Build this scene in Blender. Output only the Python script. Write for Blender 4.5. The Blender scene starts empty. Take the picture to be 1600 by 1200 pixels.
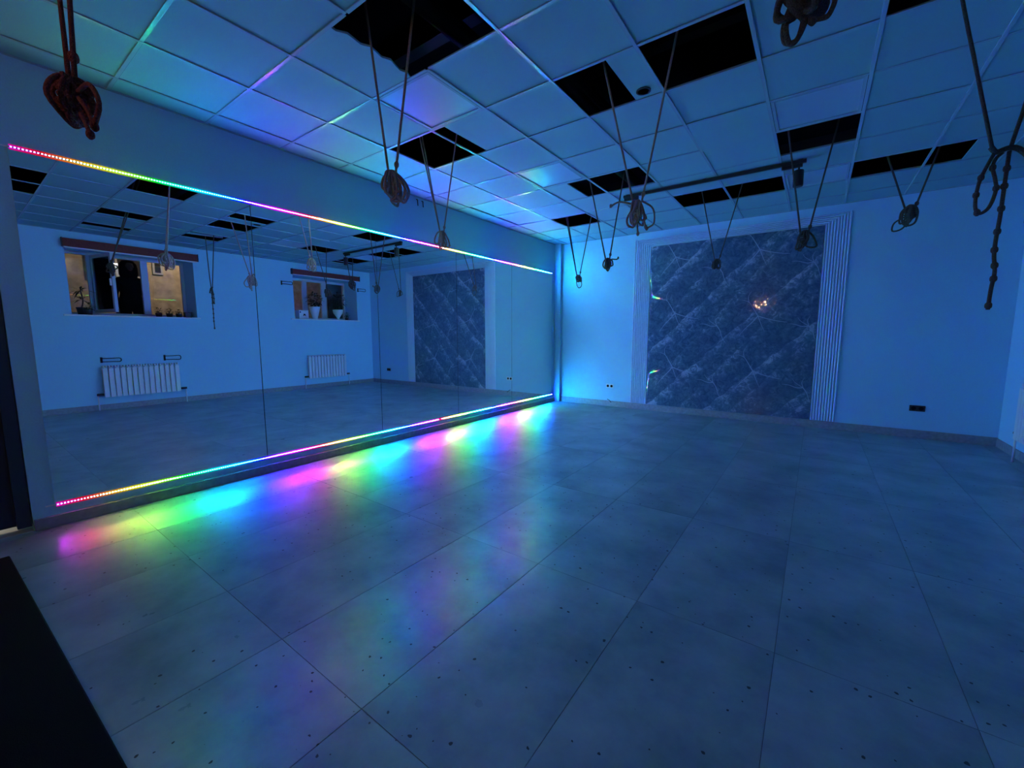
import bpy, math, random
from mathutils import Vector, Matrix

C = bpy.context.scene.collection
scn = bpy.context.scene

# ------------------------------------------------------------------ camera
CAMX, CAMZ, F = 4.2559, 1.3280, 649.72
YAW, PITCH, ROLL = -0.6288, 0.1158, -0.0011
H, L, W = 3.093, 7.367, 6.098
YF = -1.6                                    # front wall, behind the camera
cam = bpy.data.cameras.new('camera')
co = bpy.data.objects.new('camera', cam)
C.objects.link(co)
cy_, sy_ = math.cos(YAW), math.sin(YAW)
fw = Vector((sy_ * math.cos(PITCH), cy_ * math.cos(PITCH), -math.sin(PITCH)))
rt = Vector((cy_, -sy_, 0))
up = rt.cross(fw)
r2 = rt * math.cos(ROLL) + up * math.sin(ROLL)
u2 = up * math.cos(ROLL) - rt * math.sin(ROLL)
m = Matrix((r2, u2, -fw)).transposed().to_4x4()
m.translation = Vector((CAMX, 0, CAMZ))
co.matrix_world = m
cam.sensor_width = 36.0
cam.lens = F / 1600 * 36.0
cam.clip_start = 0.02
scn.camera = co

# ------------------------------------------------------------------ world and exposure
wd = bpy.data.worlds.new('night')
scn.world = wd
wd.use_nodes = True
wd.node_tree.nodes['Background'].inputs[0].default_value = (0.02, 0.03, 0.06, 1)
wd.node_tree.nodes['Background'].inputs[1].default_value = 0.15
vs = scn.view_settings
vs.view_transform = 'Standard'
vs.look = 'None'
vs.gamma = 1.0
vs.use_curve_mapping = False
vs.exposure = 0.0

LED_POWER = 3100.0
LED_RGB = (0.31, 0.66, 1.62)

random.seed(7)

# ------------------------------------------------------------------ materials
def newmat(name):
    mt = bpy.data.materials.new(name)
    mt.use_nodes = True
    nt = mt.node_tree
    return mt, nt, nt.nodes['Principled BSDF']

def simple(name, col, rough=0.6, metal=0.0, spec=0.5, bump=0.0, bscale=40.0, var=0.0):
    mt, nt, b = newmat(name)
    b.inputs['Base Color'].default_value = (*col, 1)
    b.inputs['Roughness'].default_value = rough
    b.inputs['Metallic'].default_value = metal
    b.inputs['Specular IOR Level'].default_value = spec
    if bump or var:
        tc = nt.nodes.new('ShaderNodeNewGeometry')
        n = nt.nodes.new('ShaderNodeTexNoise')
        n.inputs['Scale'].default_value = bscale
        n.inputs['Detail'].default_value = 4
        nt.links.new(tc.outputs['Position'], n.inputs['Vector'])
        if bump:
            bp = nt.nodes.new('ShaderNodeBump')
            bp.inputs['Strength'].default_value = bump
            bp.inputs['Distance'].default_value = 0.01
            nt.links.new(n.outputs['Fac'], bp.inputs['Height'])
            nt.links.new(bp.outputs['Normal'], b.inputs['Normal'])
        if var:
            cr = nt.nodes.new('ShaderNodeValToRGB')
            cr.color_ramp.elements[0].position = 0.3
            cr.color_ramp.elements[1].position = 0.7
            cr.color_ramp.elements[0].color = (*[c * (1 - var) for c in col], 1)
            cr.color_ramp.elements[1].color = (*[min(1, c * (1 + var)) for c in col], 1)
            nt.links.new(n.outputs['Fac'], cr.inputs[0])
            nt.links.new(cr.outputs[0], b.inputs['Base Color'])
    return mt

def emit(name, col, strength):
    mt, nt, b = newmat(name)
    b.inputs['Base Color'].default_value = (0, 0, 0, 1)
    b.inputs['Emission Color'].default_value = (*col, 1)
    b.inputs['Emission Strength'].default_value = strength
    return mt

M = {}
M['wall'] = simple('wall_paint_blue_cast', (0.32, 0.64, 0.84), 0.75, bump=0.12, bscale=90, var=0.03, spec=0.3)  # pale walls; the strips' blue cast is put into this colour
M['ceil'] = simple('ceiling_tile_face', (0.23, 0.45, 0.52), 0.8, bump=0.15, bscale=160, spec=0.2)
M['rail'] = simple('grid_rail_paint', (0.30, 0.46, 0.58), 0.22, spec=0.9)
M['dark'] = simple('plenum_dark', (0.006, 0.007, 0.009), 0.95, spec=0.05)
M['duct'] = simple('plenum_duct', (0.02, 0.022, 0.026), 0.7, spec=0.2)
M['base'] = simple('baseboard_tile', (0.24, 0.27, 0.31), 0.5, bump=0.1, bscale=25, var=0.15)
M['kick'] = simple('mirror_plinth', (0.24, 0.25, 0.27), 0.55, bump=0.1, bscale=25, var=0.15)
M['white'] = simple('white_plastic', (0.75, 0.78, 0.82), 0.35)
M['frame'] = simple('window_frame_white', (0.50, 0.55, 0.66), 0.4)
M['black'] = simple('black_metal', (0.012, 0.012, 0.014), 0.45)
M['matt'] = simple('black_mat_rubber', (0.003, 0.003, 0.004), 0.9, spec=0.1, bump=0.2, bscale=300)
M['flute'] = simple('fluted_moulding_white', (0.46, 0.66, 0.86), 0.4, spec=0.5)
M['blind'] = simple('blind_red_brown', (0.20, 0.035, 0.030), 0.8, bump=0.2, bscale=60, var=0.2)
M['door'] = simple('door_navy', (0.018, 0.026, 0.050), 0.5)
M['rope'] = simple('rope_jute', (0.42, 0.31, 0.27), 0.9, bump=0.9, bscale=260, var=0.35, spec=0.1)
M['ropedark'] = simple('rope_dark_jute', (0.10, 0.09, 0.08), 0.9, bump=0.9, bscale=260, var=0.35, spec=0.1)
M['ropered'] = simple('rope_red_brown', (0.20, 0.055, 0.045), 0.9, bump=0.9, bscale=260, var=0.35, spec=0.1)
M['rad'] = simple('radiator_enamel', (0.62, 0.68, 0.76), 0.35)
M['pot'] = simple('pot_white', (0.72, 0.76, 0.84), 0.4)
M['potdark'] = simple('pot_dark', (0.03, 0.035, 0.04), 0.6)
M['leaf'] = simple('leaf_green', (0.010, 0.026, 0.018), 0.55, var=0.4, bscale=30)
M['soil'] = simple('soil', (0.02, 0.015, 0.01), 0.95)
M['coat'] = simple('dark_coat', (0.006, 0.007, 0.010), 0.95, spec=0.05)
M['skin'] = simple('skin', (0.03, 0.02, 0.018), 0.6)
M['facade'] = simple('facade_plaster', (0.52, 0.46, 0.41), 0.85, bump=0.6, bscale=6, var=0.25)
M['ground'] = simple('yard_ground', (0.10, 0.09, 0.08), 0.9, var=0.3, bscale=5)
M['dglass'] = simple('dark_glazing', (0.03, 0.035, 0.05), 0.3)
M['box'] = simple('white_card', (0.75, 0.80, 0.88), 0.6)
M['seam'] = simple('floor_joint', (0.14, 0.15, 0.17), 0.8)
M['warm'] = emit('warm_lamp', (1.0, 0.52, 0.24), 14.0)
M['warmglint'] = emit('sconce_lamp', (1.0, 0.50, 0.26), 480.0)
M['tube'] = emit('yard_tube', (1.0, 0.85, 0.7), 20.0)

# mirror
mt = bpy.data.materials.new('mirror_silver'); mt.use_nodes = True
nt = mt.node_tree; nt.nodes.clear()
g = nt.nodes.new('ShaderNodeBsdfAnisotropic'); g.inputs['Roughness'].default_value = 0.0
g.inputs['Color'].default_value = (0.84, 0.88, 0.90, 1)
o = nt.nodes.new('ShaderNodeOutputMaterial'); nt.links.new(g.outputs[0], o.inputs[0])
M['mirror'] = mt

# window glass
mt = bpy.data.materials.new('window_glass'); mt.use_nodes = True
nt = mt.node_tree; nt.nodes.clear()
g = nt.nodes.new('ShaderNodeBsdfAnisotropic'); g.inputs['Roughness'].default_value = 0.0
tr = nt.nodes.new('ShaderNodeBsdfTransparent'); tr.inputs['Color'].default_value = (0.92, 0.95, 0.95, 1)
fr = nt.nodes.new('ShaderNodeFresnel'); fr.inputs['IOR'].default_value = 1.7
mx = nt.nodes.new('ShaderNodeMixShader'); o = nt.nodes.new('ShaderNodeOutputMaterial')
nt.links.new(fr.outputs[0], mx.inputs[0]); nt.links.new(tr.outputs[0], mx.inputs[1])
nt.links.new(g.outputs[0], mx.inputs[2]); nt.links.new(mx.outputs[0], o.inputs[0])
M['glass'] = mt

# led chips: hue runs along the strip, one rainbow every 1.84 m
def led_mat(edge=0):
    mt = bpy.data.materials.new('led_rainbow_%d' % edge); mt.use_nodes = True
    nt = mt.node_tree; nt.nodes.clear()
    N = nt.nodes.new
    gm = N('ShaderNodeNewGeometry'); sp = N('ShaderNodeSeparateXYZ')
    nt.links.new(gm.outputs['Position'], sp.inputs[0])
    a = N('ShaderNodeMath'); a.operation = 'SUBTRACT'; a.inputs[1].default_value = 0.52
    d = N('ShaderNodeMath'); d.operation = 'DIVIDE'; d.inputs[1].default_value = 1.81
    f = N('ShaderNodeMath'); f.operation = 'FLOORED_MODULO'; f.inputs[1].default_value = 1.0
    nt.links.new(sp.outputs['Y'], a.inputs[0]); nt.links.new(a.outputs[0], d.inputs[0]); nt.links.new(d.outputs[0], f.inputs[0])
    cc = N('ShaderNodeCombineColor'); cc.mode = 'HSV'
    nt.links.new(f.outputs[0], cc.inputs[0]); cc.inputs[1].default_value = 0.995; cc.inputs[2].default_value = 1
    mul = N('ShaderNodeMix'); mul.data_type = 'RGBA'; mul.blend_type = 'MULTIPLY'; mul.inputs[0].default_value = 1
    gam = N('ShaderNodeGamma'); gam.inputs[1].default_value = 1.5
    nt.links.new(cc.outputs[0], gam.inputs[0])
    nt.links.new(gam.outputs[0], mul.inputs[6]); mul.inputs[7].default_value = (*LED_RGB, 1)
    add = N('ShaderNodeMix'); add.data_type = 'RGBA'; add.blend_type = 'ADD'; add.inputs[0].default_value = 1
    nt.links.new(mul.outputs[2], add.inputs[6]); add.inputs[7].default_value = (0.002, 0.006, 0.03, 1) if edge else (0.003, 0.010, 0.06, 1)
    # strips dim towards the near end; stands in for the lens darkening the edges
    nearfade = N('ShaderNodeMapRange'); nearfade.inputs[1].default_value = 0.3; nearfade.inputs[2].default_value = 5.5
    nearfade.inputs[3].default_value = 0.24 * LED_POWER; nearfade.inputs[4].default_value = 1.35 * LED_POWER
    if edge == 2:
        mul.inputs[7].default_value = (1.0, 0.75, 1.25, 1); nearfade.inputs[3].default_value = 0.55; nearfade.inputs[4].default_value = 0.95
    if edge == 1: nearfade.inputs[3].default_value = 2.5; nearfade.inputs[4].default_value = 11.0
    nt.links.new(sp.outputs['Y'], nearfade.inputs[0])
    e = N('ShaderNodeEmission'); nt.links.new(nearfade.outputs[0], e.inputs[1])
    nt.links.new(add.outputs[2], e.inputs[0])
    o = N('ShaderNodeOutputMaterial'); nt.links.new(e.outputs[0], o.inputs[0])
    return mt
M['led'] = led_mat()
M['ledglow'] = led_mat(1)
M['ledbloom'] = led_mat(2)

# floor tile: grey stone vinyl with scattered black chips
def floor_mat():
    mt, nt, b = newmat('floor_stone_tile')
    N = nt.nodes.new; K = nt.links.new
    gm = N('ShaderNodeNewGeometry'); oi = N('ShaderNodeObjectInfo')
    mp = N('ShaderNodeVectorMath'); mp.operation = 'MULTIPLY_ADD'
    K(oi.outputs['Random'], mp.inputs[0]); mp.inputs[1].default_value = (13, 7, 0); K(gm.outputs['Position'], mp.inputs[2])
    n1 = N('ShaderNodeTexNoise'); n1.inputs['Scale'].default_value = 2.2; n1.inputs['Detail'].default_value = 6; n1.inputs['Roughness'].default_value = 0.6
    K(mp.outputs[0], n1.inputs['Vector'])
    cr = N('ShaderNodeValToRGB'); cr.color_ramp.elements[0].position = 0.32; cr.color_ramp.elements[1].position = 0.72
    cr.color_ramp.elements[0].color = (0.14, 0.20, 0.22, 1); cr.color_ramp.elements[1].color = (0.34, 0.43, 0.46, 1)
    K(n1.outputs['Fac'], cr.inputs[0])
    # chips
    wn = N('ShaderNodeTexNoise'); wn.inputs['Scale'].default_value = 60
    K(gm.outputs['Position'], wn.inputs['Vector'])
    dis = N('ShaderNodeVectorMath'); dis.operation = 'MULTIPLY_ADD'
    K(wn.outputs['Color'], dis.inputs[0]); dis.inputs[1].default_value = (0.012, 0.012, 0); K(mp.outputs[0], dis.inputs[2])
    flat = N('ShaderNodeVectorMath'); flat.operation = 'MULTIPLY'; flat.inputs[1].default_value = (1.0, 1.0, 0)
    K(dis.outputs[0], flat.inputs[0])
    vo = N('ShaderNodeTexVoronoi'); vo.inputs['Scale'].default_value = 23
    K(flat.outputs[0], vo.inputs['Vector'])
    sc = N('ShaderNodeSeparateColor'); K(vo.outputs['Color'], sc.inputs[0])
    # chip radius depends on random cell value ; most cells have none
    rr = N('ShaderNodeMapRange'); rr.inputs[1].default_value = 0.32; rr.inputs[2].default_value = 1.0
    rr.inputs[3].default_value = 0.0; rr.inputs[4].default_value = 0.16
    K(sc.outputs[0], rr.inputs[0])
    lt = N('ShaderNodeMath'); lt.operation = 'LESS_THAN'; K(vo.outputs['Distance'], lt.inputs[0]); K(rr.outputs[0], lt.inputs[1])
    mx = N('ShaderNodeMix'); mx.data_type = 'RGBA'; K(lt.outputs[0], mx.inputs[0]); K(cr.outputs[0], mx.inputs[6]); mx.inputs[7].default_value = (0.012, 0.013, 0.016, 1)
    K(mx.outputs[2], b.inputs['Base Color'])
    n2 = N('ShaderNodeTexNoise'); n2.inputs['Scale'].default_value = 9; n2.inputs['Detail'].default_value = 5
    K(mp.outputs[0], n2.inputs['Vector'])
    r = N('ShaderNodeMapRange'); r.inputs[3].default_value = 0.24; r.inputs[4].default_value = 0.36
    K(n2.outputs['Fac'], r.inputs[0]); K(r.outputs[0], b.inputs['Roughness'])
    b.inputs['Specular IOR Level'].default_value = 0.6
    bp = N('ShaderNodeBump'); bp.inputs['Strength'].default_value = 0.15; bp.inputs['Distance'].default_value = 0.004
    K(n2.outputs['Fac'], bp.inputs['Height']); K(bp.outputs['Normal'], b.inputs['Normal'])
    return mt
M['floor'] = floor_mat()

# mural: dark blue foliage print with pale diagonal bands
def mural_mat():
    mt, nt, b = newmat('mural_foliage_print')
    N = nt.nodes.new; K = nt.links.new
    gm = N('ShaderNodeNewGeometry')
    n0 = N('ShaderNodeTexNoise'); n0.inputs['Scale'].default_value = 5; n0.inputs['Detail'].default_value = 5
    K(gm.outputs['Position'], n0.inputs['Vector'])
    n1 = N('ShaderNodeTexNoise'); n1.inputs['Scale'].default_value = 11; n1.inputs['Detail'].default_value = 6; n1.inputs['Roughness'].default_value = 0.75
    n1.inputs['Distortion'].default_value = 1.4
    K(gm.outputs['Position'], n1.inputs['Vector'])
    sp = N('ShaderNodeSeparateXYZ'); K(gm.outputs['Position'], sp.inputs[0])
    def math_(op, a, bb=None, c=None):
        n = N('ShaderNodeMath'); n.operation = op
        for i, v in enumerate((a, bb, c)):
            if v is None: continue
            if isinstance(v, (int, float)): n.inputs[i].default_value = v
            else: K(v, n.inputs[i])
        return n.outputs[0]
    s = math_('SUBTRACT', sp.outputs['Z'], sp.outputs['X'])
    s = math_('MULTIPLY_ADD', n0.outputs['Fac'], 0.18, s)
    s = math_('MULTIPLY_ADD', n1.outputs['Fac'], 0.10, s)
    def band(phase, width, extra=None):
        v = math_('ADD', s, -phase)
        if extra is not None: v = math_('ADD', v, extra)
        v = math_('FLOORED_MODULO', v, 0.93)
        # sharp upper edge, soft falling lower edge
        r = N('ShaderNodeMapRange'); r.inputs[1].default_value = 0.93 - width; r.inputs[2].default_value = 0.93
        r.inputs[3].default_value = 0; r.inputs[4].default_value = 1
        K(v, r.inputs[0])
        return math_('POWER', r.outputs[0], 1.6)
    sh = math_('MULTIPLY', math_('SUBTRACT', sp.outputs['X'], 2.2), -0.2)
    b1 = band(0.22, 0.34); b2 = band(0.56, 0.26, sh)
    bands = math_('MAXIMUM', b1, math_('MULTIPLY', b2, 0.55))
    vo = N('ShaderNodeTexVoronoi'); vo.inputs['Scale'].default_value = 26; K(gm.outputs['Position'], vo.inputs['Vector'])
    leaf = math_('MULTIPLY', n1.outputs['Fac'], 1.0)
    lr = N('ShaderNodeMapRange'); lr.inputs[1].default_value = 0.40; lr.inputs[2].default_value = 0.64; K(leaf, lr.inputs[0])
    f = math_('ADD', math_('MULTIPLY', lr.outputs[0], 0.50), math_('MULTIPLY', bands, math_('MULTIPLY_ADD', n1.outputs['Fac'], 0.8, 0.06)))
    f = math_('MULTIPLY_ADD', vo.outputs['Distance'], 0.12, f)
    n5 = N('ShaderNodeTexNoise'); n5.inputs['Scale'].default_value = 4.5; n5.inputs['Detail'].default_value = 3; K(gm.outputs['Position'], n5.inputs['Vector'])
    bl = N('ShaderNodeMapRange'); bl.inputs[1].default_value = 0.38; bl.inputs[2].default_value = 0.60; bl.inputs[3].default_value = 0.62; bl.inputs[4].default_value = 1.1
    K(n5.outputs['Fac'], bl.inputs[0]); f = math_('MULTIPLY', f, bl.outputs[0])
    cr = N('ShaderNodeValToRGB'); e = cr.color_ramp.elements
    e[0].position = 0.0; e[0].color = (0.035, 0.085, 0.15, 1)
    e[1].position = 1.0; e[1].color = (0.38, 0.46, 0.60, 1)
    e2 = cr.color_ramp.elements.new(0.45); e2.color = (0.10, 0.18, 0.26, 1)
    K(f, cr.inputs[0]); K(cr.outputs[0], b.inputs['Base Color'])
    b.inputs['Roughness'].default_value = 0.03
    b.inputs['Specular IOR Level'].default_value = 0.9
    n3 = N('ShaderNodeTexNoise'); n3.inputs['Scale'].default_value = 15; n3.inputs['Detail'].default_value = 1
    K(gm.outputs['Position'], n3.inputs['Vector'])
    bp = N('ShaderNodeBump'); bp.inputs['Strength'].default_value = 0.6; bp.inputs['Distance'].default_value = 0.0022
    mk = N('ShaderNodeMapRange'); mk.interpolation_type = 'SMOOTHSTEP'; mk.inputs[1].default_value = 2.25; mk.inputs[2].default_value = 2.9
    K(sp.outputs['X'], mk.inputs[0])
    K(math_('MULTIPLY', n3.outputs['Fac'], mk.outputs[0]), bp.inputs['Height']); K(bp.outputs['Normal'], b.inputs['Normal'])
    return mt
M['mural'] = mural_mat()
M['branch'] = simple('mural_branch_print', (0.24, 0.32, 0.44), 0.4)
M['panel'] = simple('light_panel_diffuser', (0.30, 0.48, 0.64), 0.28, spec=0.9)

# ------------------------------------------------------------------ mesh helpers
class MB:
    def __init__(s): s.v = []; s.f = []
    def box(s, a, b):
        x0, y0, z0 = a; x1, y1, z1 = b; n = len(s.v)
        s.v += [(x0,y0,z0),(x1,y0,z0),(x1,y1,z0),(x0,y1,z0),(x0,y0,z1),(x1,y0,z1),(x1,y1,z1),(x0,y1,z1)]
        s.f += [(n,n+3,n+2,n+1),(n+4,n+5,n+6,n+7),(n,n+1,n+5,n+4),(n+1,n+2,n+6,n+5),(n+2,n+3,n+7,n+6),(n+3,n,n+4,n+7)]
        return s
    def tube(s, pts, r, k=8, cap=True):
        pts = [Vector(p) for p in pts]; n0 = len(s.v)
        rs = r if isinstance(r, (list, tuple)) else [r] * len(pts)
        t = (pts[1] - pts[0]).normalized()
        a = t.orthogonal().normalized()
        for i, p in enumerate(pts):
            if i == 0: t = pts[1] - pts[0]
            elif i == len(pts) - 1: t = pts[-1] - pts[-2]
            else: t = pts[i+1] - pts[i-1]
            t = t.normalized() if t.length > 1e-9 else Vector((0,0,1))
            a = a - t * a.dot(t)
            a = a.normalized() if a.length > 1e-6 else t.orthogonal().normalized()
            b = t.cross(a)
            for j in range(k):
                an = 2 * math.pi * j / k
                q = p + (a * math.cos(an) + b * math.sin(an)) * rs[i]
                s.v.append(tuple(q))
        for i in range(len(pts) - 1):
            for j in range(k):
                j2 = (j + 1) % k
                s.f.append((n0+i*k+j, n0+i*k+j2, n0+(i+1)*k+j2, n0+(i+1)*k+j))
        if cap:
            s.f.append(tuple(n0 + j for j in reversed(range(k))))
            s.f.append(tuple(n0 + (len(pts)-1)*k + j for j in range(k)))
        return s
    def lathe(s, prof, c=(0,0,0), k=24, axis='z'):
        n0 = len(s.v)
        for r, z in prof:
            for j in range(k):
                an = 2*math.pi*j/k
                if axis == 'z': s.v.append((c[0]+r*math.cos(an), c[1]+r*math.sin(an), c[2]+z))
                elif axis == 'y': s.v.append((c[0]+r*math.cos(an), c[1]+z, c[2]+r*math.sin(an)))
                else: s.v.append((c[0]+z, c[1]+r*math.cos(an), c[2]+r*math.sin(an)))
        for i in range(len(prof)-1):
            for j in range(k):
                j2 = (j+1) % k
                s.f.append((n0+i*k+j, n0+i*k+j2, n0+(i+1)*k+j2, n0+(i+1)*k+j))
        s.f.append(tuple(n0 + j for j in reversed(range(k))))
        s.f.append(tuple(n0 + (len(prof)-1)*k + j for j in range(k)))
        return s
    def build(s, name, mat, parent=None, smooth=False, loc=None):
        me = bpy.data.meshes.new(name)
        me.from_pydata(s.v, [], s.f); me.update()
        if smooth:
            for p in me.polygons: p.use_smooth = True
        me.materials.append(M[mat] if isinstance(mat, str) else mat)
        o = bpy.data.objects.new(name, me); C.objects.link(o)
        if loc: o.location = loc
        if parent: o.parent = parent
        return o

def bx(name, mat, a, b, parent=None): return MB().box(a, b).build(name, mat, parent)
def bev(o, w=0.003, seg=2):
    md = o.modifiers.new('bevel', 'BEVEL'); md.width = w; md.segments = seg; md.limit_method = 'ANGLE'
    return o
def tag(o, label=None, cat=None, group=None, kind=None):
    if label: o['label'] = label
    if cat: o['category'] = cat
    if group: o['group'] = group
    if kind: o['kind'] = kind
    return o
def empty(name, loc=(0,0,0), label=None, cat=None, group=None, kind=None):
    o = bpy.data.objects.new(name, None); C.objects.link(o); o.location = loc; o.empty_display_size = 0.05
    return tag(o, label, cat, group, kind)
def sub(p, loc): return tuple(a - b for a, b in zip(p, loc))
def smoothpath(P, n=6):
    P = [Vector(p) for p in P]; out = []
    Q = [P[0]*2-P[1]] + P + [P[-1]*2-P[-2]]
    for i in range(1, len(Q)-2):
        for t in range(n):
            u = t / n
            a, b, c, d = Q[i-1], Q[i], Q[i+1], Q[i+2]
            out.append(0.5*((2*b)+(c-a)*u+(2*a-5*b+4*c-d)*u*u+(3*b-a-3*c+d)*u**3))
    out.append(P[-1]); return out

# ================================================================== STRUCTURE
# floor: sub-floor with individual large stone-look tiles
fl = bx('floor', 'seam', (-1.8, YF - 0.15, -0.08), (W + 0.001, L + 0.001, -0.003))
tag(fl, kind='structure', label='grey stone-look tiled floor')
TX = [0.09 + 0.5875 * k for k in range(11)] ; xs = [0.0] + TX + [W]
xs = [x for x in xs if x <= W - 0.02] + [W]
ys = [YF] + [0.77 + 1.18 * k for k in range(-2, 6) if YF + .05 < 0.77 + 1.18 * k < L] + [L]
tiles = {}
for i in range(len(xs)-1):
    for j in range(len(ys)-1):
        w_, d_ = xs[i+1]-xs[i], ys[j+1]-ys[j]
        key = (round(w_, 3), round(d_, 3))
        if key not in tiles:
            g_ = 0.0010
            t = bev(MB().box((g_, g_, -0.003), (w_-g_, d_-g_, 0.0)).build('floor_tile', 'floor'), 0.0008, 1)
            tiles[key] = t
        else:
            t0 = tiles[key]; t = t0.copy(); C.objects.link(t)
        t.location = (xs[i], ys[j], 0.0); t.parent = fl
# floor running out through the doorway
bx('hall_floor', 'facade', (-1.8, YF, -0.004), (-0.0, 0.3, -0.0005), fl)

# walls
HT = H + 0.62
wl = MB()
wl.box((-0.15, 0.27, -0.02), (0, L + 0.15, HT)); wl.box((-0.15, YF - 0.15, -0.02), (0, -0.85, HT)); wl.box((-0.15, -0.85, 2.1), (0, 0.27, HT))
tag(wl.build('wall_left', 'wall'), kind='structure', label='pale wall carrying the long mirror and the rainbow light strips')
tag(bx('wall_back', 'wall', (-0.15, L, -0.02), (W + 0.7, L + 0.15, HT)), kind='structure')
M['frontw'] = simple('front_wall_low_bounce', (0.12, 0.14, 0.17), 0.8)  # dark tone of the unseen wall is chosen to cut bounce light
tag(bx('wall_front', 'frontw', (-0.15, YF - 0.15, -0.02), (W + 0.7, YF, HT)), kind='structure')
WT = 0.66
wins = [(1.40, 3.20, 1.70, 2.86), (5.20, 6.93, 1.75, 2.80)]
ya = YF
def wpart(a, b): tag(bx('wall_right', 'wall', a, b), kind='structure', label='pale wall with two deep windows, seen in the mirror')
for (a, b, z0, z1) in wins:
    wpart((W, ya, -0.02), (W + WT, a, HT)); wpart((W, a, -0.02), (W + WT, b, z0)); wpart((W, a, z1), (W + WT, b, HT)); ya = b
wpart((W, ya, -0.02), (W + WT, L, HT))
# corner pipe casing
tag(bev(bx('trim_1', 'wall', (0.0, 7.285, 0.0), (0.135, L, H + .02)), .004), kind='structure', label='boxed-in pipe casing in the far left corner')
# baseboards
def bb(name, a, b, mat='base'): return tag(bev(bx(name, mat, a, b), 0.003), kind='structure')
bb('baseboard_back', (0.135, L - 0.014, 0.0), (W, L, 0.107))
bb('baseboard_right', (W - 0.014, YF, 0.0), (W, L - 0.014, 0.10))
bb('baseboard_left', (0.0, 0.275, 0.0), (0.030, 7.285, 0.078), 'kick')
bb('baseboard_front', (0.0, YF, 0.0), (W, YF + 0.014, 0.10))

# ceiling: dark slab above, metal grid, loose tiles
ce = bx('ceiling', 'dark', (-0.15, YF - 0.15, HT), (W + 0.7, L + 0.15, HT + 0.15))
tag(ce, kind='structure', label='suspended tile ceiling with missing tiles')
GX, GY, T = 0.839, 0.8935, 0.6
# black sheets in the void above the tiles; its shade as colour
vm = MB()
vm.box((0, YF, H + 0.04), (0.01, L, HT)); vm.box((W - 0.01, YF, H + 0.04), (W, L, HT)); vm.box((0, L - 0.01, H + 0.04), (W, L, HT)); vm.box((0, YF, H + .04), (W, YF + 0.01, HT))
vm.build('void_shade_sheet', 'dark', ce)
for k, y in enumerate([1.2, 2.45, 3.55, 4.9, 6.5]):
    MB().box((0.02, y, HT - 0.12), (W - 0.02, y + 0.10, HT)).build('ceiling_joist', 'duct', ce)
MB().lathe([(0.09, 0), (0.09, 6.5)], (2.45, 0.2, H + 0.36), 16, 'y').build('air_duct', 'duct', ce, True)
MB().lathe([(0.07, 0), (0.07, 6.5)], (2.05, 0.6, H + 0.38), 16, 'y').build('air_duct', 'duct', ce, True)

def gx(i): return GX + T * i
def gy(j): return GY + T * j
COLS = [(0.0, gx(-1))] + [(gx(i), gx(i+1)) for i in range(-1, 8)] + [(gx(8), W)]
CI = [-2] + list(range(-1, 8)) + [8]
ROWS = []
for j in range(-5, 11):
    a, b = max(gy(j), YF), min(gy(j+1), L)
    if b - a > 0.05: ROWS.append((j, a, b))
# holes: (i, j) -> None (whole tile gone) or (a, b) the share of the tile that is still there, along x
holes = {(1,1): (0.0, 0.72), (2,1): None, (0,3): None, (1,3): (0.21, 1.0), (3,3): (0.65, 1.0), (4,3): None,
         (1,6): (0.0, 0.55), (2,6): None, (0,8): None, (3,8): None, (4,8): None, (5,6): None, (6,8): None, (7,8): (0.48, 1.0),
         (6,3): None, (3,-1): None, (4,-1): None, (5,1): (0.76, 1.0), (7,1): (0.5, 1.0)}
panels = [(1,2), (1,5), (5,5), (5,8)]
tm = {}
for ci, (xa, xb) in zip(CI, COLS):
    for (j, ya, yb) in ROWS:
        if (ci, j) in panels: continue
        fa, fb = 0.0, 1.0
        if (ci, j) in holes:
            if holes[(ci, j)] is None: continue
            fa, fb = holes[(ci, j)]
        x0, x1 = xa + (xb-xa)*fa, xa + (xb-xa)*fb
        w_, d_ = x1-x0, yb-ya
        if (ci, j) == (1, 1):      # torn edge
            mb = MB(); n = 12
            edge = [(w_ + 0.030*math.sin(3.0*k/n) * (1 if k < n else 0) - 0.016*math.sin(k*2.1), d_ * k / n) for k in range(n+1)]
            for zz in (0, 0.012):
                for (ex, ey) in edge: mb.v += [(0.002, ey, zz), (ex, ey, zz)]
            m0 = 2*(n+1)
            for k in range(n):
                a = 2*k
                mb.f += [(a, a+2, a+3, a+1), (m0+a, m0+a+1, m0+a+3, m0+a+2), (a+1, a+3, m0+a+3, m0+a+1)]
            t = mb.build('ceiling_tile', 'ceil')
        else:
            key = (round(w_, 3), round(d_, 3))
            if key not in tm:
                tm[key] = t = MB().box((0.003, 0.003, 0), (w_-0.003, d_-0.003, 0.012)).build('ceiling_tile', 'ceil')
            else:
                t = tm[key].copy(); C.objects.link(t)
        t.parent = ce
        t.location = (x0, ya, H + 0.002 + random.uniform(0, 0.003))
        t.rotation_euler = (random.uniform(-.004, .004), random.uniform(-.004, .004), 0)
        if (ci, j) == (4, 5):
            t.location = (x0 + 0.012, ya + 0.008, H - 0.004); t.rotation_euler = (-0.014, -0.014, 0.012)
            t['label'] = 'tile sitting crooked, with dark gaps along two edges'
        if (ci, j) in ((-1, 6), (-1, 7)):
            t.location.z = H + 0.014; t.rotation_euler = (0, 0.025, 0)
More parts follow.
